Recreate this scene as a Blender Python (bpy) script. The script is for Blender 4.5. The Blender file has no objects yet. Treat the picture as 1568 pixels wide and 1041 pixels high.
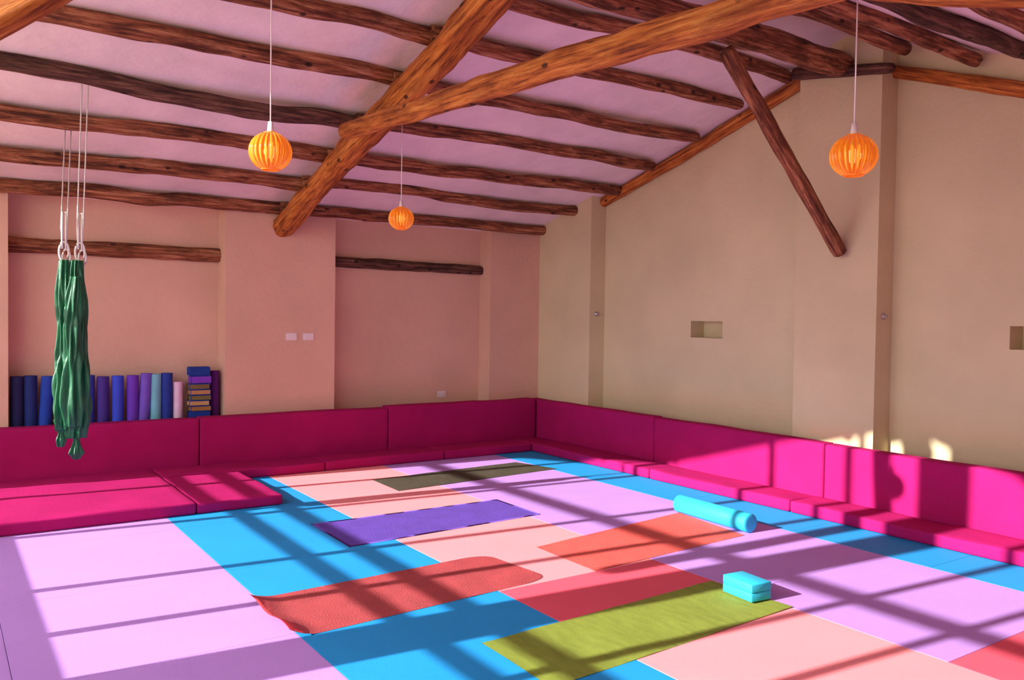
import bpy, bmesh, math, random
from mathutils import Vector, Matrix, noise
scene=bpy.context.scene
try:
    scene.view_settings.view_transform='Standard'
    scene.view_settings.look='None'
    scene.view_settings.exposure=0.0
except Exception: pass
random.seed(4)
def srgb(r,g,b):
    def c(v):
        v/=255.
        return v/12.92 if v<=.04045 else ((v+.055)/1.055)**2.4
    return (c(r),c(g),c(b),1)
# ---------------------------------------------------------------- materials
def newmat(name):
    m=bpy.data.materials.new(name); m.use_nodes=True
    nt=m.node_tree; b=nt.nodes['Principled BSDF']
    return m,nt,b
def surf(name,col,rough=.8,var=.12,scale=6,bump=.1,bscale=60,sheen=0,spec=.3,stretch=(1,1,1),col2=None):
    m,nt,b=newmat(name); N=nt.nodes; L=nt.links
    tc=N.new('ShaderNodeTexCoord'); mp=N.new('ShaderNodeMapping'); mp.inputs['Scale'].default_value=stretch
    L.new(tc.outputs['Object'],mp.inputs[0])
    n=N.new('ShaderNodeTexNoise'); n.inputs['Scale'].default_value=scale; n.inputs['Detail'].default_value=6
    L.new(mp.outputs[0],n.inputs['Vector'])
    r=N.new('ShaderNodeValToRGB'); r.color_ramp.elements[0].position=.3; r.color_ramp.elements[1].position=.7
    a=[max(0,c*(1-var)) for c in col[:3]]+[1]; z=[min(1,c*(1+var)) for c in (col2 or col)[:3]]+[1]
    r.color_ramp.elements[0].color=a; r.color_ramp.elements[1].color=z
    L.new(n.outputs[0],r.inputs[0]); L.new(r.outputs[0],b.inputs['Base Color'])
    n2=N.new('ShaderNodeTexNoise'); n2.inputs['Scale'].default_value=bscale; n2.inputs['Detail'].default_value=4
    L.new(mp.outputs[0],n2.inputs['Vector'])
    bp=N.new('ShaderNodeBump'); bp.inputs['Strength'].default_value=bump; bp.inputs['Distance'].default_value=.02
    L.new(n2.outputs[0],bp.inputs['Height']); L.new(bp.outputs[0],b.inputs['Normal'])
    b.inputs['Roughness'].default_value=rough; b.inputs['Specular IOR Level'].default_value=spec
    if sheen: b.inputs['Sheen Weight'].default_value=sheen
    return m
def woodmat(name,c1,c2,c3,bark=.35,knots=.9):
    m,nt,b=newmat(name); N=nt.nodes; L=nt.links
    tc=N.new('ShaderNodeTexCoord')
    oi=N.new('ShaderNodeObjectInfo')
    add=N.new('ShaderNodeVectorMath'); add.operation='ADD'
    sc=N.new('ShaderNodeMath'); sc.operation='MULTIPLY'; sc.inputs[1].default_value=37.0
    L.new(oi.outputs['Random'],sc.inputs[0]); L.new(tc.outputs['Object'],add.inputs[0]); L.new(sc.outputs[0],add.inputs[1])
    mp=N.new('ShaderNodeMapping'); mp.inputs['Scale'].default_value=(26,26,1.3)
    L.new(add.outputs[0],mp.inputs[0])
    n=N.new('ShaderNodeTexNoise'); n.inputs['Scale'].default_value=1.5; n.inputs['Detail'].default_value=10; n.inputs['Roughness'].default_value=.65; n.inputs['Distortion'].default_value=.15
    L.new(mp.outputs[0],n.inputs['Vector'])
    r=N.new('ShaderNodeValToRGB'); e=r.color_ramp.elements
    e[0].position=.36; e[0].color=c1; e[1].position=.66; e[1].color=c3
    x=e.new(.5); x.color=c2
    L.new(n.outputs[0],r.inputs[0])
    mp3=N.new('ShaderNodeMapping'); mp3.inputs['Scale'].default_value=(8,8,1.8)
    L.new(add.outputs[0],mp3.inputs[0])
    n3=N.new('ShaderNodeTexNoise'); n3.inputs['Scale'].default_value=1.3; n3.inputs['Detail'].default_value=8; n3.inputs['Roughness'].default_value=.7
    L.new(mp3.outputs[0],n3.inputs['Vector'])
    br=N.new('ShaderNodeValToRGB'); br.color_ramp.elements[0].position=.40; br.color_ramp.elements[1].position=.55
    br.color_ramp.elements[0].color=(bark,bark*.88,bark*.8,1); br.color_ramp.elements[1].color=(1,1,1,1)
    L.new(n3.outputs[0],br.inputs[0])
    v=N.new('ShaderNodeTexVoronoi'); v.inputs['Scale'].default_value=3.4
    mp2=N.new('ShaderNodeMapping'); mp2.inputs['Scale'].default_value=(2.2,2.2,1.3)
    L.new(add.outputs[0],mp2.inputs[0]); L.new(mp2.outputs[0],v.inputs['Vector'])
    kr=N.new('ShaderNodeValToRGB'); kr.color_ramp.elements[0].position=.10; kr.color_ramp.elements[1].position=.16
    kr.color_ramp.elements[0].color=(.08,.06,.05,1); kr.color_ramp.elements[1].color=(1,1,1,1)
    L.new(v.outputs['Distance'],kr.inputs[0])
    mx=N.new('ShaderNodeMix'); mx.data_type='RGBA'; mx.blend_type='MULTIPLY'; mx.inputs[0].default_value=knots
    L.new(r.outputs[0],mx.inputs[6]); L.new(kr.outputs[0],mx.inputs[7])
    m2=N.new('ShaderNodeMix'); m2.data_type='RGBA'; m2.blend_type='MULTIPLY'; m2.inputs[0].default_value=1
    L.new(mx.outputs[2],m2.inputs[6]); L.new(br.outputs[0],m2.inputs[7]); L.new(m2.outputs[2],b.inputs['Base Color'])
    ad=N.new('ShaderNodeMath'); ad.operation='ADD'; L.new(n.outputs[0],ad.inputs[0]); L.new(n3.outputs[0],ad.inputs[1])
    bp=N.new('ShaderNodeBump'); bp.inputs['Strength'].default_value=.8; bp.inputs['Distance'].default_value=.025
    L.new(ad.outputs[0],bp.inputs['Height']); L.new(bp.outputs[0],b.inputs['Normal'])
    b.inputs['Roughness'].default_value=.6; b.inputs['Specular IOR Level'].default_value=.3
    return m
M={}
M['wall']=surf('plaster_wall',srgb(216,200,160),.9,.08,1.3,.25,20)
M['wallb']=surf('plaster_wall_pink_bounce',srgb(224,180,156),.9,.08,1.3,.25,20)  # same plaster, pink bounce light from cushions and floor put into its colour
M['ceil']=surf('ceiling_plaster',srgb(243,226,224),.9,.09,2.5,.6,7)
M['wood']=woodmat('log_wood',srgb(128,62,24),srgb(204,116,46),srgb(236,160,80),.6)
M['woodred']=woodmat('log_wood_red',srgb(96,52,36),srgb(162,96,62),srgb(218,156,114),.38)
M['wooddk']=woodmat('log_wood_dark',srgb(58,36,30),srgb(104,68,54),srgb(156,112,92),.4)
M['frame']=surf('window_frame_wood',srgb(120,70,40),.6,.2,3,.1,40)
M['magenta']=surf('magenta_fabric',srgb(170,24,96),.9,.09,3,.3,160,spec=.12)
M['lav']=surf('foam_lavender',srgb(188,142,220),.75,.04,2,.12,220)
M['blue']=surf('foam_blue',srgb(24,148,216),.75,.05,2,.12,220)
M['peach']=surf('foam_peach',srgb(252,152,158),.75,.04,2,.12,220)
M['coral']=surf('foam_coral',srgb(228,88,108),.75,.05,2,.12,220)
M['sub']=surf('floor_concrete',srgb(120,110,100),.9)
M['mred']=surf('yoga_mat_terracotta',srgb(214,102,106),.8,.1,5,.3,120)
M['molive']=surf('yoga_mat_olive',srgb(176,190,84),.8,.12,5,.3,120,stretch=(5,1.2,1))
M['mpurple']=surf('yoga_mat_violet',srgb(136,100,210),.8,.08,5,.3,120)
M['mdark']=surf('yoga_mat_moss',srgb(108,100,82),.8,.15,5,.3,120)
M['morange']=surf('yoga_mat_coral',srgb(255,130,120),.8,.06,5,.3,120)
M['cyan']=surf('foam_cyan',srgb(44,188,222),.6,.04,4,.1,200)
M['green']=surf('silk_green',srgb(8,88,52),.42,.4,10,.3,50,sheen=0,spec=.5,stretch=(1,1,.3))
M['rope']=surf('rope_white',srgb(230,224,214),.7,.05,40,.3,200)
M['white']=surf('white_plastic',srgb(240,225,225),.4,.02,5,0,10)
M['metal']=surf('steel',srgb(190,185,180),.35,.05,10,0,10)
M['metal'].node_tree.nodes['Principled BSDF'].inputs['Metallic'].default_value=.8
def fabric(c): return surf('mat_roll',c,.8,.08,8,.2,120)
m,nt,b=newmat('amber_acrylic'); b.inputs['Base Color'].default_value=srgb(255,162,40); b.inputs['Roughness'].default_value=.12
b.inputs['Transmission Weight'].default_value=.45
b.inputs['Emission Color'].default_value=srgb(255,140,20); b.inputs['Emission Strength'].default_value=.13
M['amber']=m
m,nt,b=newmat('bulb_glow'); b.inputs['Emission Color'].default_value=srgb(255,215,130); b.inputs['Emission Strength'].default_value=1.0
M['bulb']=m
# ---------------------------------------------------------------- helpers
def finish(name,bm,mat,loc=(0,0,0),smooth=False,parent=None,mats=None):
    bmesh.ops.recalc_face_normals(bm,faces=bm.faces)
    me=bpy.data.meshes.new(name); bm.to_mesh(me); bm.free()
    ob=bpy.data.objects.new(name,me); scene.collection.objects.link(ob); ob.location=loc
    for mm in (mats or [mat]): me.materials.append(mm)
    if smooth:
        for p in me.polygons: p.use_smooth=True
    if parent: ob.parent=parent
    return ob
def box(bm,x0,x1,y0,y1,z0,z1,mi=0):
    vs=[bm.verts.new((x,y,z)) for z in (z0,z1) for x,y in ((x0,y0),(x1,y0),(x1,y1),(x0,y1))]
    f=[]
    for q in ((0,3,2,1),(4,5,6,7),(0,1,5,4),(1,2,6,5),(2,3,7,6),(3,0,4,7)):
        fc=bm.faces.new([vs[i] for i in q]); fc.material_index=mi; f.append(fc)
    return vs,f
def prism(bm,pts,x0,x1):
    a=[bm.verts.new((x0,y,z)) for y,z in pts]; c=[bm.verts.new((x1,y,z)) for y,z in pts]
    bm.faces.new(a); bm.faces.new(c[::-1]); n=len(pts)
    for i in range(n): bm.faces.new((a[i],a[(i+1)%n],c[(i+1)%n],c[i]))
def rbox(name,x0,x1,y0,y1,z0,z1,mat,bev=.02,seg=3,parent=None):
    bm=bmesh.new(); box(bm,0,x1-x0,0,y1-y0,0,z1-z0)
    bmesh.ops.bevel(bm,geom=bm.edges[:],offset=bev,segments=seg,affect='EDGES',profile=.5)
    return finish(name,bm,mat,(x0,y0,z0),smooth=True,parent=parent)
def cushion(name,x0,x1,y0,y1,z0,z1,seed=0,puff=.008):
    sx,sy,sz=x1-x0,y1-y0,z1-z0
    bm=bmesh.new(); nx=max(4,int(sx/.09)); ny=max(4,int(sy/.09)); nz=max(3,int(sz/.09))
    def grid(o,u,v,nu,nv):
        g=[[bm.verts.new(o+u*(i/nu)+v*(j/nv)) for j in range(nv+1)] for i in range(nu+1)]
        for i in range(nu):
            for j in range(nv): bm.faces.new((g[i][j],g[i+1][j],g[i+1][j+1],g[i][j+1]))
    X,Y,Z=Vector((sx,0,0)),Vector((0,sy,0)),Vector((0,0,sz)); O=Vector()
    grid(O,X,Y,nx,ny); grid(Z,X,Y,nx,ny); grid(O,X,Z,nx,nz); grid(Y,X,Z,nx,nz); grid(O,Y,Z,ny,nz); grid(X,Y,Z,ny,nz)
    bmesh.ops.remove_doubles(bm,verts=bm.verts,dist=1e-4)
    sharp=[]
    bmesh.ops.recalc_face_normals(bm,faces=bm.faces)
    for e in bm.edges:
        if len(e.link_faces)==2 and e.link_faces[0].normal.dot(e.link_faces[1].normal)<.5: sharp.append(e)
    bmesh.ops.bevel(bm,geom=sharp,offset=.02,segments=3,affect='EDGES',profile=.5)
    for v in bm.verts:
        c=v.co
        fx=min(c.x,sx-c.x)/sx; fy=min(c.y,sy-c.y)/sy; fz=min(c.z,sz-c.z)/sz
        w=noise.noise(Vector((c.x*2.3+x0,c.y*2.3+y0,c.z*2.3+seed)))*puff
        if c.z>sz-.004: c.z+=w-.002
        elif fx<.02 and sx<sy: c.x+=w*(1 if c.x<sx/2 else -1)*min(1,fz*4)
        elif fy<.02 and sy<sx: c.y+=w*(1 if c.y<sy/2 else -1)*min(1,fz*4)
    return finish(name,bm,M['magenta'],(x0,y0,z0),smooth=True)
def tube(bm,pts,rad,seg=12,caps=True,mi=0):
    rings=[]
    for i,p in enumerate(pts):
        p=Vector(p); q=Vector(pts[min(i+1,len(pts)-1)])-Vector(pts[max(i-1,0)]); q.normalize()
        ref=Vector((0,0,1)) if abs(q.z)<.9 else Vector((1,0,0))
        u=q.cross(ref).normalized(); v=q.cross(u)
        r=rad[i] if isinstance(rad,(list,tuple)) else rad
        rings.append([bm.verts.new(p+u*r*math.cos(2*math.pi*k/seg)+v*r*math.sin(2*math.pi*k/seg)) for k in range(seg)])
    for a,c in zip(rings,rings[1:]):
        for k in range(seg):
            f=bm.faces.new((a[k],a[(k+1)%seg],c[(k+1)%seg],c[k])); f.material_index=mi
    if caps:
        for f in (bm.faces.new(rings[0]),bm.faces.new(rings[-1][::-1])): f.material_index=mi
def log(name,p0,p1,r0,r1,mat,seed=0,wob=.02,parent=None):
    p0=Vector(p0); p1=Vector(p1); d=p1-p0; L=d.length; n=max(6,int(L/.05)); seg=24
    bm=bmesh.new(); rings=[]
    for i in range(n+1):
        t=i/n; z=t*L; r=r0+(r1-r0)*t
        cx=wob*(noise.noise(Vector((z*.55,seed*3.1,0)))+.35*noise.noise(Vector((z*2.1,seed*3.1,3))))
        cy=wob*(noise.noise(Vector((z*.55,seed*3.1,7)))+.35*noise.noise(Vector((z*2.1,seed*3.1,5))))
        ring=[]
        for k in range(seg):
            a=2*math.pi*k/seg
            rr=r*(1+.16*noise.noise(Vector((math.cos(a)*1.3,math.sin(a)*1.3,z*1.3+seed*5)))+.13*noise.noise(Vector((math.cos(a)*2.5,math.sin(a)*2.5,z*5+seed))))
            if i in (0,n): rr*=.92
            ring.append(bm.verts.new((cx*2+rr*math.cos(a),cy*2+rr*math.sin(a),z)))
        rings.append(ring)
    for a,c in zip(rings,rings[1:]):
        for k in range(seg): bm.faces.new((a[k],a[(k+1)%seg],c[(k+1)%seg],c[k]))
    bm.faces.new(rings[0]); bm.faces.new(rings[-1][::-1])
    ob=finish(name,bm,mat,smooth=True,parent=parent)
    ob.matrix_world=Matrix.Translation(p0)@d.to_track_quat('Z','Y').to_matrix().to_4x4()
    return ob
# ---------------------------------------------------------------- room data (metres)
XW,YW=6.68,9.03
XP,YP=6.45,8.78
XL,YN=-.95,-1.0
RY,RZ=4.4,4.042
def cl(y): return 5.34-.295*y if y>RY else RZ-.34*(RY-y)
bm=bmesh.new(); box(bm,XL-.2,XW+.3,YN-.2,YW+.3,-.2,-.022); finish('floor',bm,M['sub'])
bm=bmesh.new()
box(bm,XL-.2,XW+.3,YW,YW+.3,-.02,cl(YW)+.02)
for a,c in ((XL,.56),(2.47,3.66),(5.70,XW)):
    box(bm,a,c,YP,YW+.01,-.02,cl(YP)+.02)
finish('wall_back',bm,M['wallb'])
bm=bmesh.new()
nb,ntp=1.41,1.585
nich=[(2.67,3.11),(5.91,6.35)]
prism(bm,[(YN-.2,-.02),(YW,-.02),(YW,nb),(YN-.2,nb)],XW,XW+.3)
ys=[YN-.2,2.67,3.11,5.91,6.35,YW]
for i in (0,2,4): prism(bm,[(ys[i],nb),(ys[i+1],nb),(ys[i+1],ntp),(ys[i],ntp)],XW,XW+.3)
for a,c in nich: prism(bm,[(a,nb),(c,nb),(c,ntp),(a,ntp)],XW+.2,XW+.3)
prism(bm,[(YN-.2,ntp),(YW,ntp),(YW,cl(YW)),(RY,RZ),(YN-.2,cl(YN-.2))],XW,XW+.3)
for a,c in ((7.76,YP+.01),(4.06,4.86),(.2,1.0)):
    pts=[(a,-.02),(c,-.02),(c,cl(c)+.02)]
    if a<RY<c: pts.append((RY,RZ+.02))
    pts.append((a,cl(a)+.02)); prism(bm,pts,XP,XW+.01)
finish('wall_right',bm,M['wall'])
bm=bmesh.new()
prism(bm,[(YW+.3,cl(YW+.3)),(RY,RZ),(YN-.2,cl(YN-.2)),(YN-.2,cl(YN-.2)+.15),(RY,RZ+.15),(YW+.3,cl(YW+.3)+.15)],XL-.2,XW+.3)
finish('ceiling',bm,M['ceil'])
# front wall behind the camera, with an unseen window added towards the left end for fill light
bm=bmesh.new(); zc=cl(YN)
box(bm,XL-.2,XW+.3,YN-.2,YN,-.02,.9); box(bm,XL-.2,-.5,YN-.2,YN,.9,zc+.05); box(bm,1.6,XW+.3,YN-.2,YN,.9,zc+.05); box(bm,-.5,1.6,YN-.2,YN,2.0,zc+.05)
finish('wall_front',bm,M['wall'])
bm=bmesh.new()
for x in (-.46,.2,.9,1.56): box(bm,x-.03,x+.03,YN-.13,YN-.07,.9,2.0)
box(bm,-.5,1.6,YN-.13,YN-.07,1.94,2.0); box(bm,-.5,1.6,YN-.13,YN-.07,.9,.96)
finish('fill_window_1',bm,M['frame'])
bm=bmesh.new()
prism(bm,[(YN-.2,-.02),(YW,-.02),(YW,.58),(YN-.2,.58)],XL-.2,XL)
prism(bm,[(8.45,.58),(YW,.58),(YW,cl(YW)),(8.45,cl(8.45))],XL-.2,XL)
prism(bm,[(YN-.2,.58),(.2,.58),(.2,cl(.2)),(YN-.2,cl(YN-.2))],XL-.2,XL)
prism(bm,[(3.80,.58),(4.20,.58),(4.20,cl(4.20)),(3.80,cl(3.80))],XL-.2,XL)
finish('wall_left',bm,M['wall'])
bm=bmesh.new(); fx0,fx1=XL-.12,XL-.06
def mull(y,w=.07): prism(bm,[(y-w/2,.58),(y+w/2,.58),(y+w/2,cl(y)),(y-w/2,cl(y))],fx0,fx1)
for y in (8.4,7.88,6.93,5.58,4.8,3.3,2.71,1.6,.25): mull(y)
for z,w in ((.61,.06),(1.32,.05),(1.49,.06),(2.35,.08)): box(bm,fx0,fx1,.2,8.45,z-w/2,z+w/2)
prism(bm,[(8.45,cl(8.45)),(RY,RZ),(.2,cl(.2)),(.2,cl(.2)-.04),(RY,RZ-.04),(8.45,cl(8.45)-.04)],fx0,fx1)
finish('window_2',bm,M['frame'])
bm=bmesh.new(); box(bm,-40,40,-40,40,-.4,-.25); finish('ground',bm,surf('dry_earth',srgb(190,164,138),.95,.15,.5))
# ---------------------------------------------------------------- roof timbers
PR=[8.71,8.08,7.44,6.78,6.13,5.5,4.93]
PX=[6.62,6.60,6.57,6.5,6.47,6.43,6.42]
for i,(y,xe) in enumerate(zip(PR,PX)):
    zc=cl(y)-.06
    mt=M['wooddk'] if i==3 else M['woodred']
    log('roof_purlin',(XL+.02,y,zc),(3.1,y+.02,zc-.01),.062,.066,mt,i,.035)
    log('roof_purlin',(3.0,y-.03,zc),(xe,y,zc),.058,.056,M['woodred'],i+20,.035)
for i,(y,xe) in enumerate([(3.88,6.5),(3.38,6.6),(2.83,6.3),(2.35,6.5),(1.85,6.5),(1.35,6.5),(.85,6.5),(.35,6.5),(-.2,6.5)]):
    zc=cl(y)-.06
    log('roof_purlin',(XL+.02,y,zc),(xe,y,zc),.058,.056,M['wooddk'] if i in (2,5) else M['woodred'],i+40,.035)
log('ridge_beam',(XL+.02,4.40,3.79),(6.42,4.40,3.79),.10,.105,M['woodred'],61,.03)
log('roof_rafter',(3.05,8.82,cl(8.82)-.235),(3.05,4.5,cl(4.6)-.2),.11,.12,M['wood'],62,.02)
log('roof_rafter',(3.05,.0,cl(0)-.24),(3.05,4.22,cl(4.22)-.24),.11,.12,M['wood'],63,.02)
log('collar_beam',(2.80,6.5,3.07),(2.80,1.9,2.89),.072,.078,M['wood'],64,.03)
log('diagonal_strut',(4.93,4.38,3.63),(6.40,4.38,2.19),.062,.06,M['woodred'],65,.01)
log('diagonal_strut',(1.10,4.38,3.60),(-.90,4.38,1.92),.085,.085,M['wood'],66,.01)
log('rake_log_1',(XW-.05,YP-.05,cl(8.75)-.06),(XW-.05,4.7,cl(4.7)-.07),.055,.06,M['wood'],67,.01)  # rake log, round timber along the sloping top of the right wall
log('rake_log_2',(XW-.05,4.4,3.83),(XW-.05,.4,2.35),.055,.06,M['wood'],68,.01)  # rake log on the near roof slope
log('trim_3',(XP-.03,4.9,3.83),(XP-.03,3.95,3.66),.055,.045,M['wooddk'],78,.01)
log('lintel_log',(.52,YW-.03,2.20),(2.50,YW-.03,2.20),.075,.065,M['woodred'],69,.01)
log('lintel_log',(3.62,YW-.03,2.20),(5.73,YW-.03,2.18),.062,.055,M['wooddk'],70,.01)
# ---------------------------------------------------------------- foam floor mats
def tile(x0,x1,y0,y1,mat):
    g=.0012
    bm=bmesh.new(); box(bm,0,x1-x0-2*g,0,y1-y0-2*g,0,.022)
    bmesh.ops.bevel(bm,geom=[e for e in bm.edges if all(v.co.z>.02 for v in e.verts)],offset=.0015,segments=1,affect='EDGES')
    finish('foam_floor_tile',bm,mat,(x0+g,y0+g,-.022))
rows=[YN,.52,1.74,2.96,4.05,5.27,6.49,7.7,YP]
for i in range(len(rows)-1):
    a,c=rows[i],rows[i+1]
    tile(XL,.28,a,c,M['lav']); tile(.28,1.5,a,c,M['lav']); tile(1.5,2.72,a,c,M['blue'])
    tile(2.72,3.95,a,c,M['coral'] if i==3 else M['peach'])
    tile(5.38,XP,a,c,M['blue'])
tile(3.95,5.38,YN,.85,M['coral']); tile(3.95,5.38,.85,2.07,M['coral'])
for a,c in ((2.07,3.29),(3.29,4.51),(4.51,5.73),(5.73,6.95),(6.95,YP)): tile(3.95,5.38,a,c,M['lav'])
# ---------------------------------------------------------------- magenta seating
ST=.10; sd=[0]
def seat(x0,x1,y0,y1,t=ST):
    sd[0]+=1; return cushion('seat_cushion',x0+.003,x1-.003,y0+.003,y1-.003,0,t,sd[0],.010)
seat(XL+.03,.2,6.87,8.55); seat(.2,1.72,6.87,8.55); seat(1.72,2.42,6.87,8.12,.09)
seat(1.72,3.3,8.12,8.55); seat(3.3,4.7,8.12,8.55); seat(4.7,5.9,8.12,8.55)
for a,c in ((6.14,8.55),(4.46,6.14),(2.5,4.46),(.5,2.5),(YN+.02,.5)): seat(5.9,6.28,a,c)
def back(x0,x1,y0,y1,z1):
    sd[0]+=1; return cushion('backrest_cushion',x0+.003,x1-.003,y0+.003,y1-.003,0,z1,sd[0],.008)
back(XL+.03,.1,8.56,8.76,.555); back(.1,2.17,8.56,8.76,.555); back(2.17,4.22,8.56,8.76,.56); back(4.22,6.27,8.56,8.76,.575)
for a,c,z in ((6.48,8.76,.565),(4.41,6.48,.56),(2.35,4.41,.55),(.3,2.35,.55),(YN+.02,.3,.55)): back(6.285,6.44,a,c,z)
# ---------------------------------------------------------------- loose yoga mats
def ymat(name,c,mat,amp=.002,curl=0,corner=.0,seed=0):
    bm=bmesh.new(); nu,nv=60,20; g=[]
    c=[Vector((p[0],p[1],0)) for p in c]; cen=sum(c,Vector())/4
    for i in range(nu+1):
        row=[]
        for j in range(nv+1):
            u,v=i/nu,j/nv
            if corner:
                e=max(0,(u-(1-corner))/corner); s=1-.28*(1-math.sqrt(max(0,1-e*e)))
                v=.5+(v-.5)*s
            p=(c[0]*(1-u)+c[1]*u)*(1-v)+(c[3]*(1-u)+c[2]*u)*v
            z=.007+amp*(1+noise.noise(Vector((u*7+seed,v*1.5,seed))))
            if curl and u<curl:
                t=(curl-u)/curl; z+=.05*t*t*(1-.35*v)+.012*math.sin(v*9)*t
            row.append(bm.verts.new((p.x-cen.x,p.y-cen.y,z)))
        g.append(row)
    for i in range(nu):
        for j in range(nv): bm.faces.new((g[i][j],g[i+1][j],g[i+1][j+1],g[i][j+1]))
    bmesh.ops.solidify(bm,geom=bm.faces[:],thickness=.006)
    zmin=min(v.co.z for v in bm.verts)
    for v in bm.verts: v.co.z-=zmin-.0005
    return finish(name,bm,mat,(cen.x,cen.y,0),smooth=True)
ymat('yoga_mat',[(1.44,3.98),(3.13,4.09),(3.06,4.74),(1.44,4.65)],M['mred'],.002,.10,.12,1)
ymat('yoga_mat',[(2.21,3.44),(3.93,3.52),(3.96,2.95),(2.20,2.86)],M['molive'],.004,0,0,2)
ymat('yoga_mat',[(2.37,6.12),(4.07,6.12),(4.07,5.47),(2.36,5.37)],M['mpurple'],.002,0,0,3)
ymat('yoga_mat',[(3.51,7.47),(5.29,7.59),(5.44,7.04),(3.49,6.87)],M['mdark'],.003,0,0,4)
ymat('yoga_mat',[(3.46,4.70),(5.09,4.93),(4.98,4.15),(3.45,4.05)],M['morange'],.002,0,0,5)
# foam roller
bm=bmesh.new(); L=.78; r=.072
prof=[(0,r*.55),(0,r-.006),(.006,r),(L-.006,r),(L,r-.006),(L,r*.55)]
rings=[[bm.verts.new((R_*math.cos(2*math.pi*k/40),y,R_*math.sin(2*math.pi*k/40))) for k in range(40)] for y,R_ in prof]
for a,c in zip(rings,rings[1:]):
    for k in range(40): bm.faces.new((a[k],a[(k+1)%40],c[(k+1)%40],c[k]))
bm.faces.new(rings[0]); bm.faces.new(rings[-1])
ob=finish('foam_roller',bm,M['cyan'],(5.07,4.17,r+.001),smooth=False); ob.rotation_euler=(0,0,math.radians(-3))
for p in ob.data.polygons: p.use_smooth=len(p.vertices)==4
par=bpy.data.objects.new('yoga_block',None); scene.collection.objects.link(par); par.location=(3.79,3.10,.012); par.rotation_euler=(0,0,math.radians(-5))
rbox('lower_half',0,.155,0,.23,0,.05,M['cyan'],.006,2,par); rbox('upper_half',0,.155,0,.23,.051,.101,M['cyan'],.006,2,par)
# ---------------------------------------------------------------- pendant lamps
def lamp(x,y,z,R):
    par=bpy.data.objects.new('pendant_lamp',None); scene.collection.objects.link(par); par.location=(x,y,z)
    bm=bmesh.new(); n=24; nz=18
    for k in range(n):
        a0=2*math.pi*k/n; rows_=[]
        for i in range(nz+1):
            th=.30+(math.pi-.30-.42)*i/nz
            ring=[]
            for s,(da,dr) in enumerate(((-.105,-.10),(-.06,0.02),(.06,0.02),(.105,-.10))):
                rr=R*(1+dr); a=a0+da*1.1
                ring.append(bm.verts.new((rr*math.sin(th)*math.cos(a),rr*math.sin(th)*math.sin(a),rr*.92*math.cos(th))))
            rows_.append(ring)
        for a,c in zip(rows_,rows_[1:]):
            for s in range(3): bm.faces.new((a[s],a[s+1],c[s+1],c[s]))
    finish('ribbed_shade',bm,M['amber'],smooth=True,parent=par)
    bm=bmesh.new()
    for zz,rr in ((R*.92*math.cos(.30),R*math.sin(.30)),(-R*.92*math.cos(.42),R*math.sin(.42))):
        pts=[(rr*math.cos(t*math.pi/12),rr*math.sin(t*math.pi/12),zz) for t in range(25)]
        tube(bm,pts,.005,8,False)
    finish('shade_rings',bm,M['amber'],smooth=True,parent=par)
    bm=bmesh.new(); bmesh.ops.create_uvsphere(bm,u_segments=20,v_segments=12,radius=.033)
    finish('bulb',bm,M['bulb'],smooth=True,parent=par)
    bm=bmesh.new(); zt=cl(y)-z-.0
    tube(bm,[(0,0,.03),(0,0,R*.9),(0,0,R*.95+.05)],[.018,.018,.012],12)
    tube(bm,[(0,0,R),(0,0,zt)],.0035,8); tube(bm,[(0,0,zt-.03),(0,0,zt)],.04,16)
    finish('cord',bm,M['white'],smooth=True,parent=par)
lamp(1.40,4.20,2.41,.105)
lamp(3.46,2.31,2.355,.104)
lamp(3.20,6.30,2.40,.103)
# ---------------------------------------------------------------- aerial hammock
par=bpy.data.objects.new('aerial_yoga_hammock',None); scene.collection.objects.link(par); par.location=(.85,6.95,0)
bm=bmesh.new()
def bundle(cx,cy,z0,z1,prof,seed,folds=9):
    nz=80; seg=110; rings=[]
    for i in range(nz+1):
        t=i/nz; z=z1+(z0-z1)*t
        k=min(len(prof)-2,int(t*(len(prof)-1))); f=t*(len(prof)-1)-k; r=prof[k]*(1-f)+prof[k+1]*f
        ox=.03*noise.noise(Vector((z*2.4,seed,0))); ring=[]
        for s in range(seg):
            a=2*math.pi*s/seg
            tw=2.6*math.sin(z*4+seed)+1.2*noise.noise(Vector((z*5,seed,2)))
            fo=1+.20*math.cos(folds*a+tw+seed)+.12*math.cos((folds+4)*a-tw*1.3)+.32*noise.noise(Vector((math.cos(a)*2.2,math.sin(a)*2.2,z*5+seed)))
            ring.append(bm.verts.new((cx+ox+r*fo*math.cos(a),cy+r*fo*.8*math.sin(a),z)))
        rings.append(ring)
    for a,c in zip(rings,rings[1:]):
        for s in range(seg): bm.faces.new((a[s],a[(s+1)%seg],c[(s+1)%seg],c[s]))
    bm.faces.new(rings[0]); bm.faces.new(rings[-1][::-1])
bundle(-.045,.01,.72,1.97,[.035,.045,.05,.055,.05,.055,.068,.075,.07,.05],1,7)
bundle(.035,-.01,.66,1.97,[.035,.045,.055,.05,.055,.055,.065,.07,.075,.055],4,8)
bundle(.00,-.05,.75,1.85,[.03,.045,.05,.05,.055,.06,.07,.055],7,6)
bundle(-.075,.0,.60,.80,[.045,.03,.016,.03,.02],11,5)
bundle(.03,-.01,.50,.74,[.055,.035,.018,.03,.045,.015],13,5)
finish('silk_fabric',bm,M['green'],smooth=True,parent=par)
bm=bmesh.new()
def ring3(cx,z,r=.035,th=.005):
    pts=[(cx+r*.75*math.cos(t*math.pi/10),0.0,z+r*1.7*math.sin(t*math.pi/10)) for t in range(21)]
    tube(bm,pts,th,8,False)
for cx in (-.055,.05): ring3(cx,2.03,.042,.008); ring3(cx+.015,1.99,.034,.007)
finish('carabiners',bm,M['rope'],smooth=True,parent=par)
bm=bmesh.new()
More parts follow.
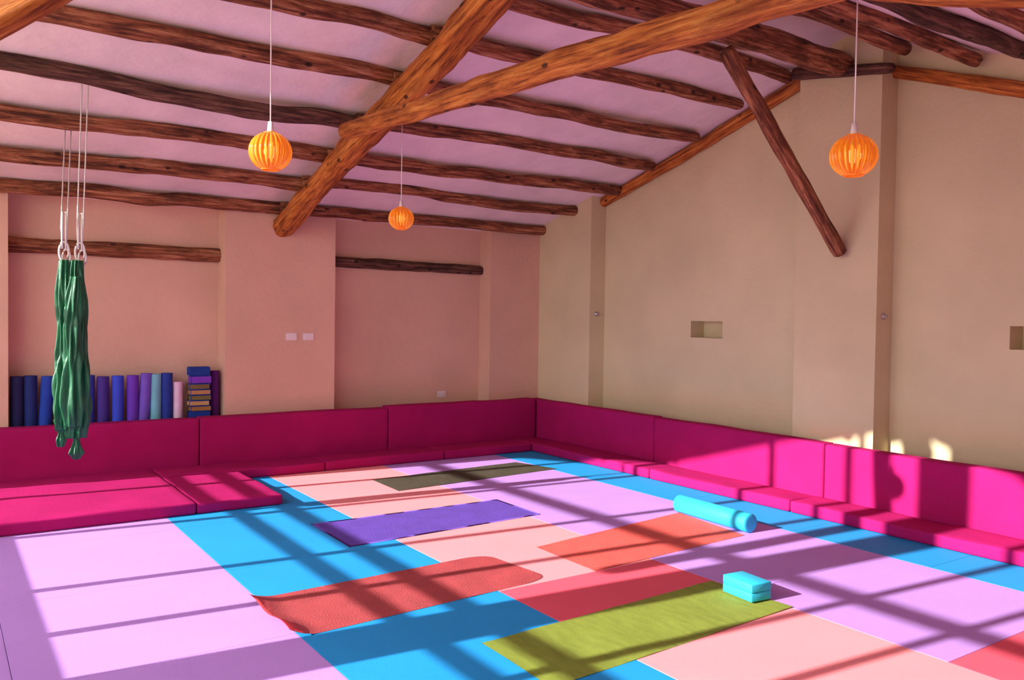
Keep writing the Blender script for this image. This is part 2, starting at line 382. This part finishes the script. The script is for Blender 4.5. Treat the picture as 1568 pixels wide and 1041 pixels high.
for cx,tx,ty in ((-.055,.03,7.44-6.95),(.05,.06,6.78-6.95)):
    zt=cl(6.95+ty)-.12
    for d in (-.02,.02):
        tube(bm,[(cx+d*.5,0,2.07),(cx+d,0,2.2),(tx+d,ty,zt)],[.007,.0045,.0045],8)
        tube(bm,[(cx+d*.6,0,2.05),(cx+d*.6,0,2.32)],.008,8)
finish('ropes',bm,M['rope'],smooth=True,parent=par)
# ---------------------------------------------------------------- recess storage
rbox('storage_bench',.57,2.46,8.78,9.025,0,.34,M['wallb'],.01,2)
cols=[(34,36,84),(30,46,110),(36,70,170),(70,40,130),(20,90,80),(50,60,160),(70,50,140),(60,80,210),(110,60,190),(120,90,200),(120,190,205),(40,60,150),(235,200,225)]
xs=[.63,.74,.86,.99,1.10,1.22,1.345,1.475,1.61,1.715,1.82,1.925,2.03]
mats_=[fabric(srgb(*c)) for c in cols]
bm=bmesh.new()
for i,x in enumerate(xs):
    r=.058 if i!=12 else .05; top=1.0-.03*random.random() if i!=12 else .90
    lean=(.02 if i in (2,9) else 0)
    N_=44; lo=[];hi=[]
    path=[]
    for k in range(N_*3+1):
        a=2*math.pi*k/N_; rr=r*(.28+.72*k/(N_*3)); path.append((rr*math.cos(a),rr*math.sin(a)))
    for (px,py) in path:
        lo.append(bm.verts.new((x+px-lean,8.88+py,.342))); hi.append(bm.verts.new((x+px+lean,8.88+py,top)))
    for k in range(len(path)-1):
        f=bm.faces.new((lo[k],lo[k+1],hi[k+1],hi[k])); f.material_index=i
    f1=bm.faces.new(hi[-N_:]); f1.material_index=i
finish('rolled_yoga_mats',bm,None,smooth=False,mats=mats_)
bc=[(30,60,150),(170,120,60),(200,160,100),(120,110,56),(190,140,90),(120,100,60),(130,60,190),(30,60,140)]
bm=bmesh.new()
bm_m=[fabric(srgb(*c)) for c in bc]
z=.341
hs=[.26,.055,.055,.055,.055,.06,.08,.09]
for i,h in enumerate(hs):
    o=.010*math.sin(i*2.3)
    vs,fs=box(bm,2.135+o,2.335+o,8.80,8.93,z,z+h-.003,i); z+=h
bmesh.ops.bevel(bm,geom=bm.edges[:],offset=.006,segments=2,affect='EDGES')
finish('yoga_block_stack',bm,None,mats=bm_m)
bm=bmesh.new(); tube(bm,[(2.41,8.93,.342),(2.41,8.93,1.0)],.045,28); finish('yoga_bolster',bm,fabric(srgb(96,36,120)),smooth=False)
def plate(x,z,w=.12,h=.075,y=YP,name='light_switch'):
    bm=bmesh.new(); box(bm,x-w/2,x+w/2,y-.01,y-.0005,z-h/2,z+h/2)
    bmesh.ops.bevel(bm,geom=bm.edges[:],offset=.003,segments=2,affect='EDGES')
    box(bm,x-w*.3,x-w*.05,y-.014,y-.009,z-h*.28,z+h*.28); box(bm,x+w*.05,x+w*.3,y-.014,y-.009,z-h*.28,z+h*.28)
    finish(name,bm,M['white'])
plate(3.165,1.355); plate(3.355,1.355); plate(5.16,.64,y=YW,name='wall_socket')
for y0 in (7.76,4.06):
    bm=bmesh.new(); tube(bm,[(XP+.1,y0,1.65),(XP+.1,y0-.012,1.65),(XP+.1,y0-.013,1.65),(XP+.1,y0-.035,1.65)],[.028,.028,.014,.014],18)
    finish('wall_hook',bm,M['metal'],smooth=True)
# ---------------------------------------------------------------- light
az=math.radians(-4.9); tn=.43
d=Vector((math.cos(az),math.sin(az),-tn)).normalized()
s=bpy.data.lights.new('sun','SUN'); s.energy=12; s.angle=math.radians(.6); s.color=(1,.96,.91)
so=bpy.data.objects.new('sun',s); scene.collection.objects.link(so); so.rotation_euler=d.to_track_quat('-Z','Y').to_euler(); so.location=(-10,5,8)
w=bpy.data.worlds.new('sky'); scene.world=w; w.use_nodes=True
bg=w.node_tree.nodes['Background']; bg.inputs[0].default_value=(.95,.96,1,1); bg.inputs[1].default_value=3.9
# ---------------------------------------------------------------- camera
yaw,pitch,roll=[math.radians(v) for v in (34.502,-1.564,.831)]
F=Vector((math.sin(yaw)*math.cos(pitch),math.cos(yaw)*math.cos(pitch),math.sin(pitch)))
R0=Vector((math.cos(yaw),-math.sin(yaw),0)); U0=R0.cross(F)
R_=R0*math.cos(roll)+U0*math.sin(roll); U_=-R0*math.sin(roll)+U0*math.cos(roll)
cd=bpy.data.cameras.new('camera'); cam=bpy.data.objects.new('camera',cd); scene.collection.objects.link(cam)
mw=Matrix((( R_.x,U_.x,-F.x,0),(R_.y,U_.y,-F.y,0),(R_.z,U_.z,-F.z,1.6),(0,0,0,1)))
cam.matrix_world=mw; cd.sensor_width=36; cd.lens=1292.1/1568*36; cd.clip_start=.05
scene.camera=cam
